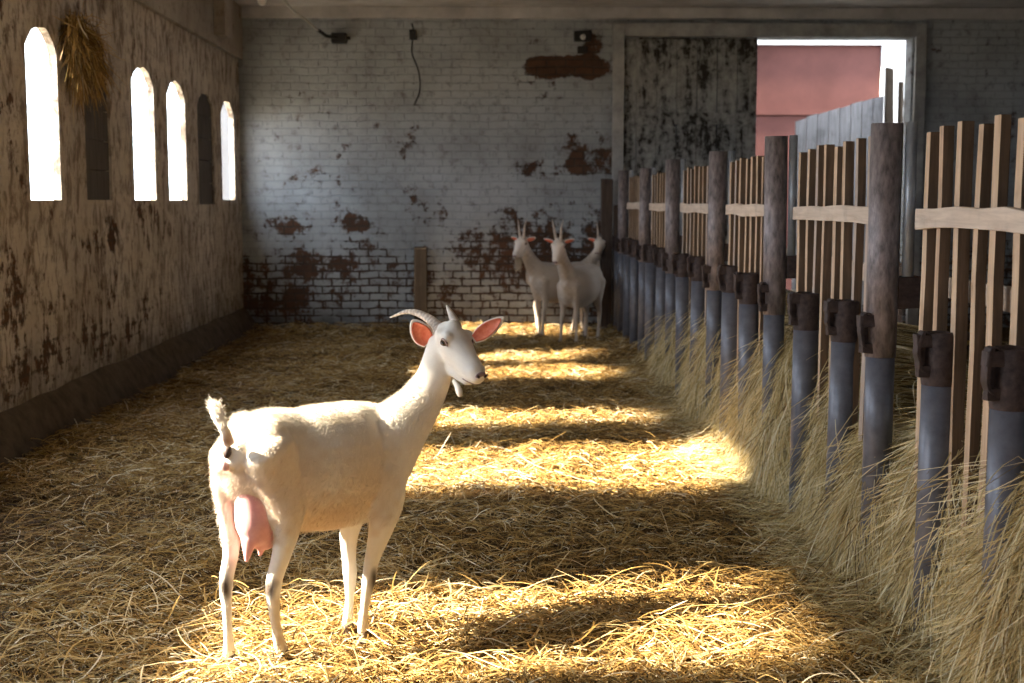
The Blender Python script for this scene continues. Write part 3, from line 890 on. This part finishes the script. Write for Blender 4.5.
def ear_parts(root, tip, facing, width, parent, cup=.35):
    root, tip = np.asarray(root, float), np.asarray(tip, float)
    ax = tip - root; L = np.linalg.norm(ax); ax /= L
    nrm = norm(np.asarray(facing, float) - ax * (np.asarray(facing, float) @ ax)); sd = np.cross(ax, nrm)
    nu, nv = 14, 9
    def grid(off, sc):
        V = []
        for i in range(nu + 1):
            t = i / nu; tt = .04 + .96 * t
            w = width * .5 * (math.sin(math.pi * min(1, tt) ** .80) ** .62 if tt < 1 else 0) * sc
            w = max(w, .002) if t < 1 else .001
            if t < .12: w = max(w, width * .28 * sc)
            for j in range(nv):
                v = j / (nv - 1) * 2 - 1
                depth = cup * w * (v * v) - cup * w * .5 + .10 * L * math.sin(t * math.pi) * -.3
                V.append(root + ax * L * (t * sc + (1 - sc) * .35) + sd * w * v + nrm * (depth + off))
        Fs = []
        for i in range(nu):
            for j in range(nv - 1):
                Fs.append((i*nv+j, i*nv+j+1, (i+1)*nv+j+1, (i+1)*nv+j))
        return V, Fs
    Vo, Fo = grid(0, 1.0)
    me = MB().add(Vo, Fo).mesh('ear', True)
    o = link('ear', me, M['coat'], parent)
    sd_ = o.modifiers.new('t', 'SOLIDIFY'); sd_.thickness = .007; sd_.offset = 0
    sb = o.modifiers.new('s', 'SUBSURF'); sb.levels = 1; sb.render_levels = 1
    a = me.attributes.new('coat', 'FLOAT_COLOR', 'POINT'); a.data.foreach_set('color', np.ones(len(me.vertices) * 4, np.float32))
    Vi, Fi = grid(.0048, .86)
    mi = MB().add(Vi, Fi).mesh('inner_ear', True)
    oi = link('inner_ear', mi, M['inner_ear'], o)
    s2 = oi.modifiers.new('t', 'SOLIDIFY'); s2.thickness = .002; s2.offset = 0
    oi['label'] = 'pink inside of the ear'
    return o

def horn(pts, r0, parent, n=14):
    P = catmull(pts, 6); k = len(P)
    rad = [r0 * (1 - (i / (k - 1)) ** 1.3 * .88) * (1 + .035 * math.sin(i * 2.4)) for i in range(k)]
    V_, F_ = tube_vf(P, rad, n)
    # flatten a little
    me = MB().add(V_, F_).mesh('horn', True)
    a = me.attributes.new('along', 'FLOAT', 'POINT')
    a.data.foreach_set('value', np.repeat(np.linspace(0, 1, k), n).astype(np.float32))
    return link('horn', me, M['horn'], parent)

def hair_mesh(base, dirs, L, rad, K=4, droop=0.0):
    N = len(base); P = np.zeros((N, K, 3))
    for k in range(K):
        q = k / (K - 1)
        P[:, k] = base + dirs * (L * q)[:, None]; P[:, k, 2] -= droop * L * q * q
    V_, F_, R_ = strands(P, rad, np.zeros(N))
    return V_, F_

def head_kit(poll, nose, scale, up_hint=(0, 0, 1)):
    f = norm(np.asarray(nose) - np.asarray(poll)); u = norm(np.asarray(up_hint) - f * (np.asarray(up_hint) @ f)); s = np.cross(f, u)
    def hp(t, side, up): return np.asarray(poll) + scale * (f * t + s * side + u * up)
    return f, u, s, hp

def head_parts(hp, sc, u):
    ts = [(-.012, .000, .038, .038), (.02, -.004, .060, .055), (.060, -.012, .070, .062), (.10, -.020, .065, .061), (.145, -.026, .053, .054), (.19, -.031, .046, .048), (.222, -.034, .041, .041), (.242, -.036, .033, .033)]
    C = [hp(t, 0, o) for t, o, a, b in ts]
    g = [loft_vf(C, [sc * x[2] for x in ts], [sc * x[3] for x in ts], [u] * len(ts), 24, 4)]
    js = [(.01, -.060, .046, .046), (.06, -.084, .044, .042), (.12, -.090, .036, .032), (.17, -.084, .032, .026), (.212, -.077, .028, .021)]
    g.append(loft_vf([hp(t, 0, o) for t, o, a, b in js], [sc * x[2] for x in js], [sc * x[3] for x in js], [u] * len(js), 20, 3))
    for sd in (-1, 1):
        g.append(ball_vf(hp(.062, sd * .053, .022), sc * .025))           # brow over the eye
        g.append(ball_vf(hp(.222, sd * .019, -.018), sc * .022))          # nostril wing
        g.append(ball_vf(hp(.215, sd * .020, -.046), sc * .021))          # upper lip
        g.append(ball_vf(hp(.015, sd * .046, .004), sc * .022))           # ear base
    g.append(ball_vf(hp(.02, 0, .035), sc * .030))
    return g

def face_details(parent, hp, sc, f, u, s):
    for sd in (-1, 1):
        ax = np.array([f, norm(np.cross(u + s * sd * 1.2, f)), norm(s * sd + u * .25)])

        V_, F_ = ball_vf(hp(.074, sd * .0695, .008), sc * np.array([.0165, .0135, .0105]), 14, 10, ax)
        e = MB().add(V_, F_).build('eye', M['eye'], parent, smooth=True)
        V_, F_ = ball_vf(hp(.075, sd * .0785, .0095), sc * np.array([.0095, .0050, .0035]), 10, 6, ax)
        MB().add(V_, F_).build('pupil', M['pupil'], e, smooth=True)
        # lid line
        pts = [hp(.056, sd * .0685, .007), hp(.065, sd * .0750, .0205), hp(.081, sd * .0740, .0205), hp(.094, sd * .0665, .006)]
        MB().tube(catmull(pts, 3), sc * .0035, 6).build('eyelid', M['nose'], parent, smooth=True)
    V_, F_ = ball_vf(hp(.249, 0, -.022), sc * np.array([.010, .026, .019]), 16, 10, np.array([f, s, u]))
    nz = MB().add(V_, F_).build('nose', M['nose'], parent, smooth=True)
    for sd in (-1, 1):
        V_, F_ = ball_vf(hp(.257, sd * .019, -.017), sc * np.array([.006, .0100, .0065]), 10, 8, np.array([f, norm(s * sd + u * .5), u]))
        MB().add(V_, F_).build('nostril', M['darkskin'], nz, smooth=True)
    pts = [hp(.212, .0445, -.060), hp(.232, .036, -.059), hp(.250, .018, -.058), hp(.254, 0, -.058), hp(.250, -.018, -.058), hp(.232, -.036, -.059), hp(.212, -.0445, -.060)]
    MB().tube(catmull(pts, 3), sc * .0018, 6).build('mouth', M['nose'], parent, smooth=True)

# --- the near goat, placed from the photo's outline
GD = -.07
def g(px, py, Y): return at(px, py, Y + GD)
goat = empty('goat', (-.6, 4.0, 0))
tag(goat, 'white horned dairy goat standing on the straw in the foreground, head turned to the camera', 'goat')
O0 = np.array([-.727, 3.93, 0.0]); ga = math.radians(40)
U = np.array([math.cos(ga), math.sin(ga), 0]); Lf = np.array([-math.sin(ga), math.cos(ga), 0])
def loc(s, l, z): return O0 + U * s + Lf * l + np.array([0, 0, z])
Zu = (0, 0, 1)
tr = [(-.095, .640, .046, .072), (-.062, .628, .076, .113), (-.01, .612, .102, .150), (.06, .592, .122, .172), (.14, .562, .138, .192), (.24, .550, .152, .202),
      (.34, .548, .150, .202), (.41, .553, .130, .200), (.47, .568, .108, .180), (.52, .580, .085, .145), (.55, .585, .055, .10)]
body = [loft_vf([loc(s, 0, z) for s, z, a, b in tr], [x[2] for x in tr], [x[3] for x in tr], [Zu] * len(tr), 28, 4)]
# neck
upn = (-.62, -.25, .72)
nk = [((380, 455), 4.24, .085, .125), ((397, 432), 4.28, .078, .105), ((417, 408), 4.33, .064, .078), ((432, 382), 4.36, .054, .062), ((439, 358), 4.37, .048, .054), ((443, 342), 4.37, .046, .050)]
body.append(loft_vf([g(*p, Y) for p, Y, a, b in nk], [x[2] for x in nk], [x[3] for x in nk], [upn] * len(nk), 24, 4))
# head
poll = g(446, 331, 4.37); nose = g(482, 371, 4.245)
hs = np.linalg.norm(nose - poll) / .245
f_, u_, s_, hp = head_kit(poll, nose, hs)
body += head_parts(hp, hs, u_)
# legs: pixel rows (x, y, Y, half width across, half width along)
def leg(rows, n=18, up=U):
    return loft_vf([g(r[0], r[1], r[2]) for r in rows], [r[3] for r in rows], [r[4] for r in rows], [up] * len(rows), n, 4)
HN = [(268, 450, 3.92, .058, .088), (279, 480, 3.95, .046, .076), (287, 510, 3.96, .042, .060), (286, 535, 3.96, .033, .042), (281, 557, 3.95, .026, .032), (275, 577, 3.94, .022, .028), (273, 592, 3.93, .020, .027), (274, 610, 3.93, .0165, .019), (277, 630, 3.94, .0155, .017), (280, 644, 3.955, .019, .021), (282, 650, 3.965, .019, .022)]
HF = [(233, 458, 3.98, .042, .075), (228, 480, 3.97, .030, .056), (228, 505, 3.96, .023, .040), (231, 530, 3.955, .024, .034), (231, 553, 3.94, .020, .027), (227, 575, 3.92, .018, .024), (226, 590, 3.91, .017, .022), (227, 610, 3.905, .0145, .0165), (228, 632, 3.90, .0135, .016), (229, 648, 3.905, .017, .019), (229, 655, 3.91, .017, .020)]
FN = [(383, 470, 4.20, .055, .085), (386, 497, 4.19, .045, .070), (383, 520, 4.17, .036, .052), (377, 543, 4.16, .027, .036), (371, 564, 4.15, .021, .026), (369, 580, 4.14, .0205, .025), (366, 597, 4.135, .0155, .018), (364, 612, 4.13, .014, .0155), (363, 624, 4.135, .0175, .019), (363, 631, 4.14, .018, .020)]
FR = [(360, 480, 4.28, .050, .080), (354, 510, 4.27, .036, .052), (349, 535, 4.255, .027, .034), (349, 556, 4.25, .022, .026), (350, 574, 4.24, .0215, .025), (350, 592, 4.235, .0155, .018), (349, 606, 4.23, .014, .0155), (348, 618, 4.23, .0175, .019), (347, 624, 4.23, .018, .020)]
for rows in (HN, HF, FN, FR): body.append(leg(rows))
body.append(ball_vf(loc(.02, -.075, .695), (.055, .045, .05)))      # hip bones
body.append(ball_vf(loc(.02, .075, .695), (.055, .045, .05)))
body.append(ball_vf(loc(-.085, -.050, .64), .046)); body.append(ball_vf(loc(-.072, .040, .63), .044))
body.append(loft_vf([loc(.07, -.075, .54), loc(.065, -.075, .47), loc(.04, -.072, .42)], [.045, .050, .045], [.07, .075, .065], [U] * 3))   # flank and thigh muscle
body.append(loft_vf([loc(.45, -.075, .66), loc(.43, -.085, .56), loc(.40, -.078, .47)], [.045, .05, .045], [.06, .07, .06], [U] * 3))   # shoulder
off = np.array(goat.location)
me = solid([([v - off for v in V_], F_) for V_, F_ in body], .0062, 8)
knee = (.10, .075, .06)
hk = lambda p, Y: g(p[0], p[1], Y)
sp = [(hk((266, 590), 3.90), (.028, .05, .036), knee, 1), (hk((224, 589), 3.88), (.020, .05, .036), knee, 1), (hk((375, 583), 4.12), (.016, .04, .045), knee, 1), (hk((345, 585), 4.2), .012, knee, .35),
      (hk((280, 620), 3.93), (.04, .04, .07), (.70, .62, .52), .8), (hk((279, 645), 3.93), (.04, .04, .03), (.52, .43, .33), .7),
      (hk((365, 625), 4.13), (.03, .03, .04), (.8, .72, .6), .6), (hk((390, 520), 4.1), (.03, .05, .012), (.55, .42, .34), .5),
      (loc(.22, -.12, .40), (.20, .10, .09), (.82, .66, .50), .8), (loc(.05, -.13, .56), (.16, .08, .16), (.86, .75, .63), .7), (loc(.33, -.14, .55), (.18, .08, .16), (.90, .80, .69), .7), (loc(-.06, -.06, .52), (.1, .1, .12), (.86, .74, .64), .6),  # tan flank and belly: shade and warm bounce painted into the coat
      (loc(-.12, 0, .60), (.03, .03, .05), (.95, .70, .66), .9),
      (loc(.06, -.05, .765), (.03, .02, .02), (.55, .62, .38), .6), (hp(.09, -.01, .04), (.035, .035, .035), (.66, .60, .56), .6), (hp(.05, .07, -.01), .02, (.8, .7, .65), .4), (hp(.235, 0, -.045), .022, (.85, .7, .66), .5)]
sp += [(loc(.42 - i * .05, -.09 - .008 * i, .60 - i * .02), (.05, .05, .03), (.93, .88, .80), .4) for i in range(4)]  # rib relief shaded into the coat colour
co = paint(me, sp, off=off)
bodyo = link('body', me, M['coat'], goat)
ear_par = goat
def shifted(P): return [np.asarray(p) - off for p in P]
def sh(p): return np.asarray(p) - off
ear_parts(sh(g(429, 344, 4.365)), sh(g(412, 320, 4.34)), (-.05, -1, .15), .072, goat)
ear_parts(sh(g(473, 340, 4.34)), sh(g(504, 317, 4.345)), (-.15, -1, .25), .054, goat)
def hps(t, a, b): return hp(t, a, b) - off
face_details(goat, hps, hs, f_, u_, s_)
horn(shifted([g(441, 336, 4.37), g(436, 325, 4.385), g(424, 316, 4.41), g(408, 311.5, 4.44), g(390, 317.5, 4.46)]), .021, goat)
horn(shifted([g(457, 329, 4.36), g(454, 320, 4.38), g(449.5, 311, 4.43), g(446.5, 305.5, 4.47)]), .0185, goat)
# wattle under the throat
V_, F_ = loft_vf(shifted([g(454, 381, 4.31), g(457, 386, 4.29), g(459, 391, 4.285), g(460, 395, 4.285)]), [.007, .009, .012, .009], [.007, .009, .012, .009], [(1, 0, 0)] * 4, 10, 3)
wa = MB().add(V_, F_).mesh('wattle', True)
paint(wa, []); link('wattle', wa, M['coat'], goat)
# udder
V1, F1 = loft_vf(shifted([g(250, 472, 3.96), g(252, 498, 3.955), g(255, 521, 3.95), g(257, 536, 3.95)]), [.022, .042, .054, .046], [.03, .055, .062, .05], [U] * 4, 20, 4)
V2, F2 = loft_vf(shifted([g(262, 490, 3.99), g(264, 512, 3.985), g(264, 530, 3.98), g(262, 541, 3.98)]), [.030, .046, .050, .040], [.03, .05, .055, .045], [U] * 4, 20, 4)
V3, F3 = loft_vf(shifted([g(249, 540, 3.925), g(248, 550, 3.92), g(247, 558, 3.92), g(246.5, 562, 3.92)]), [.026, .017, .010, .006], [.026, .017, .010, .006], [U] * 4, 14, 3)
V4, F4 = loft_vf(shifted([g(262, 541, 3.99), g(261, 549, 3.99), g(260, 556, 3.99)]), [.020, .013, .006], [.02, .013, .006], [U] * 3, 14, 3)
um = solid([(V1, F1), (V2, F2), (V3, F3), (V4, F4)], .006, 4)
uo = link('udder', um, M['udder'], goat); uo['label'] = 'full pink udder with teats'
# rear: tail, dark and pink skin
pts = [g(228, 442, 3.855), g(226, 434, 3.825), g(222, 425, 3.815), g(217, 414, 3.81), g(214, 408, 3.81)]
V_, F_ = loft_vf(shifted(pts), [.019, .016, .014, .019, .012], [.015, .013, .012, .017, .012], [(0, -1, 0)] * 5, 12, 4)
tm = MB().add(V_, F_).mesh('tail', True)
paint(tm, [(sh(g(227, 437, 3.84)), (.03, .03, .026), (.36, .22, .19), 1)]); tailo = link('tail', tm, M['coat'], goat)
N = 700; q = rng.random(N)
P5 = np.array([sh(p) for p in pts]); tt = 1.6 + q * 2.4; i0 = np.clip(tt.astype(int), 0, 3); fr = (tt - i0)[:, None]
bs = P5[i0] * (1 - fr) + P5[i0 + 1] * fr + rng.normal(0, .0065, (N, 3))
dd = rng.normal(0, 1, (N, 3)) * (.5, .5, .4) + np.array([-.25, 0, .8]); dd /= np.linalg.norm(dd, axis=1, keepdims=True)
V_, F_ = hair_mesh(bs, dd, rng.uniform(.012, .032, N), rng.uniform(.0006, .0012, N), 4, 0)
tfm = mesh_np('tail_tuft', V_, F_, True); ta = tfm.attributes.new('coat', 'FLOAT_COLOR', 'POINT'); ta.data.foreach_set('color', np.ones(len(tfm.vertices) * 4, np.float32))
o = link('tail_tuft', tfm, M['fur'], tailo); o['label'] = 'bushy white tail tip'
from mathutils.bvhtree import BVHTree
bvh = BVHTree.FromPolygons([v.co.copy() for v in me.vertices], [tuple(p.vertices) for p in me.polygons])
def on_coat(px, py):
    a = at(px, py, 3.0) - off; b = at(px, py, 5.0) - off
    h, nn, _, _ = bvh.ray_cast(Vector(a), Vector(norm(b - a)), 4)
    if h is None: h, nn, _, _ = bvh.find_nearest(Vector(at(px, py, 3.86) - off))
    return np.array(h), np.array(nn)
def patch(name, px, py, rx, rz, d, mat, label=None):
    c, nn = on_coat(px, py); x = norm(np.cross((0, 0, 1), nn)); z = np.cross(nn, x)
    V_, F_ = ball_vf(c + nn * .004, (rx, d, rz), 16, 10, np.array([x, nn, z]))
    o = MB().add(V_, F_).build(name, mat, goat, smooth=True)
    if label: o['label'] = label
    return o
patch('rump_skin', 228, 452, .0135, .021, .013, M['darkskin'], 'dark bare skin under the tail')
patch('pink_skin', 225.5, 465, .015, .019, .013, M['vulva'], 'pink bare skin below the tail')
# hooves
for rows in (HN, HF, FN, FR):
    x_, y_, Y_ = rows[-1][:3]; c = sh(g(x_, y_, Y_)); zg = ground(*(g(x_, y_, Y_)[:2]))
    for sd in (-1, 1):
        b = c + Lf * sd * .009
        V_, F_ = loft_vf([b + (0, 0, -.002), b + U * .008 + (0, 0, -.018), b + U * .014 + (0, 0, -.036)], [.010, .011, .012], [.015, .019, .023], [U] * 3, 12, 3)
        MB().add(V_, F_).build('hoof', M['hoof'], goat, smooth=True)
# fur, shortest on the legs, longest along the back
n = len(me.vertices); cv = np.zeros(n * 3, np.float32); me.vertices.foreach_get('co', cv); cv = cv.reshape(-1, 3)
nv = np.zeros(n * 3, np.float32); me.vertices.foreach_get('normal', nv); nv = nv.reshape(-1, 3)
pw = cv + off; zz = pw[:, 2]
headd = np.linalg.norm(pw - hp(.1, 0, -.02), axis=1)
topw = np.clip((nv[:, 2] - .35) / .5, 0, 1) * np.clip((zz - .66) / .06, 0, 1) * (headd > .17)
wgt = np.where(zz > .36, 1.0, .03) * np.where(headd < .16, .2, 1.0) + 1.2 * topw
pick = rng.choice(n, 60000, p=wgt / wgt.sum())
tw = topw[pick][:, None]
_rc = np.linalg.norm(pw[pick] - g(227, 457, 3.86), axis=1) < .045
pick = pick[~_rc]; tw = tw[~_rc]
dirs = nv[pick] * .30 - U * .9 + np.array([0, 0, -.5]) * (1 - tw) + np.array([0, 0, .35]) * tw + rng.normal(0, .20, (len(pick), 3))
dirs /= np.linalg.norm(dirs, axis=1, keepdims=True)
Lh = (rng.uniform(.006, .012, len(pick)) + topw[pick] * rng.uniform(.002, .012, len(pick))) * np.where(headd[pick] < .16, .5, 1)
V_, F_ = hair_mesh(cv[pick] + rng.normal(0, .001, (len(pick), 3)) - nv[pick] * .0008, dirs, Lh, rng.uniform(.0003, .0005, len(pick)), 3, .2)
fm = mesh_np('fur', V_, F_, True)
a = me.attributes['coat']; cc = np.zeros(n * 4, np.float32); a.data.foreach_get('color', cc); cc = cc.reshape(-1, 4)[pick]
fa = fm.attributes.new('coat', 'FLOAT_COLOR', 'POINT'); fa.data.foreach_set('color', np.repeat(cc, 9, axis=0).ravel())
fo = link('fur', fm, M['fur'], goat); fo['kind'] = 'stuff'

# --- goats by the back wall, built round their own axes
def far_goat(name_label, xy, heading, headdir, mat, scale=1.0, neck_lift=1.0, beard=True, twist=0.0, offs=(0, 0, 0, 0)):
    t = empty('goat', (xy[0], xy[1], float(ground(*xy)) + .0), heading)
    t.scale = (scale,) * 3
    tr = [(-.36, .60, .06, .10), (-.31, .60, .10, .15), (-.22, .59, .125, .175), (-.10, .56, .14, .195), (.03, .55, .155, .205), (.15, .555, .145, .2), (.24, .58, .11, .18), (.30, .60, .08, .14), (.34, .61, .05, .09)]
    B = [loft_vf([(s, 0, z) for s, z, a, b in tr], [x[2] for x in tr], [x[3] for x in tr], [Zu] * len(tr), 20, 3)]
    poll = np.array([.45, twist, 1.00 * neck_lift]); hd = norm(headdir); nose = poll + hd * .225
    f, u, s, hp = head_kit(poll, nose, .92)
    nb = [np.array([.22, 0, .62]), np.array([.32, 0, .72]), np.array([.39, twist * .6, .82]), poll - (.02, 0, .10), poll - hd * -.02 - (0, 0, .03)]
    B.append(loft_vf(nb, [.085, .068, .055, .048, .044], [.13, .095, .07, .058, .05], [(-.7, 0, .7)] * 5, 18, 3))
    B += head_parts(hp, .92, u)
    def lg(rows): return loft_vf([r[:3] for r in rows], [r[3] for r in rows], [r[4] for r in rows], [(1, 0, 0)] * len(rows), 14, 3)
    for sd, dx in ((1, offs[0]), (-1, offs[1])):
        y = sd * .075
        B.append(lg([(.24, y, .58, .05, .08), (.235, y, .46, .04, .06), (.23, y * .95, .36, .028, .034), (.235 + dx * .5, y * .9, .27, .024, .027), (.24 + dx * .7, y * .9, .22, .018, .020), (.24 + dx, y * .9, .10, .016, .018), (.245 + dx, y * .9, .05, .020, .022), (.25 + dx, y * .9, .015, .022, .026)]))
    for sd, dx in ((1, offs[2]), (-1, offs[3])):
        y = sd * .08
        B.append(lg([(-.24, y, .60, .065, .10), (-.22, y, .47, .052, .075), (-.225, y, .38, .036, .045), (-.27 + dx * .4, y, .32, .024, .030), (-.285 + dx * .7, y, .27, .021, .026), (-.27 + dx * .9, y, .15, .017, .019), (-.26 + dx, y, .06, .020, .022), (-.25 + dx, y, .015, .022, .026)]))
    me = solid(B, .012, 3)
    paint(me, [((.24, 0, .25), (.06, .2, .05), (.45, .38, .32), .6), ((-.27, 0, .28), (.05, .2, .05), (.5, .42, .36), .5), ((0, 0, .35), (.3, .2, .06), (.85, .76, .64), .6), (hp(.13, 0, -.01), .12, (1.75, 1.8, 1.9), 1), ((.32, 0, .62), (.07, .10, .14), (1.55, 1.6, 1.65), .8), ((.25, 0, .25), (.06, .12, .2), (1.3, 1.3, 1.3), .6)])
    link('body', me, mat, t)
    for sd in (1, -1):
        ear_parts(hp(.012, sd * .05, .0), hp(-.01, sd * .165, .025), f * .9 + s * sd * .3, .05, t)
        horn([hp(.02, sd * .022, .03), hp(-.02, sd * .03, .08), hp(-.07, sd * .04, .14), hp(-.13, sd * .06, .19)], .016, t)
        for a, b in ((.25 + offs[0 if sd > 0 else 1], .0675 * sd), (-.25 + offs[2 if sd > 0 else 3], .08 * sd)):
            V_, F_ = loft_vf([(a, b, .03), (a + .012, b, .0)], [.02, .022], [.026, .032], [(1, 0, 0)] * 2, 12, 2)
            MB().add(V_, F_).build('hoof', M['hoof'], t, smooth=True)
    face_details(t, hp, .92, f, u, s)
    if beard:
        N = 260; bs = np.tile(hp(.19, 0, -.06), (N, 1)) + rng.normal(0, .012, (N, 3))
        V_, F_ = hair_mesh(bs, np.tile((0, 0, -1.0), (N, 1)) + rng.normal(0, .10, (N, 3)), rng.uniform(.08, .15, N), rng.uniform(.0015, .003, N), 4, 0)
        link('beard', mesh_np('beard', V_, F_, True), M['fur_b'], t)
    V_, F_ = loft_vf([(-.35, 0, .68), (-.39, 0, .72), (-.41, 0, .78)], [.02, .022, .01], [.014, .014, .008], [(1, 0, 0)] * 3, 10, 3)
    tm = MB().add(V_, F_).mesh('tail', True); paint(tm, []); link('tail', tm, mat, t)
    tag(t, name_label, 'goat')
    return t
R_ = math.radians
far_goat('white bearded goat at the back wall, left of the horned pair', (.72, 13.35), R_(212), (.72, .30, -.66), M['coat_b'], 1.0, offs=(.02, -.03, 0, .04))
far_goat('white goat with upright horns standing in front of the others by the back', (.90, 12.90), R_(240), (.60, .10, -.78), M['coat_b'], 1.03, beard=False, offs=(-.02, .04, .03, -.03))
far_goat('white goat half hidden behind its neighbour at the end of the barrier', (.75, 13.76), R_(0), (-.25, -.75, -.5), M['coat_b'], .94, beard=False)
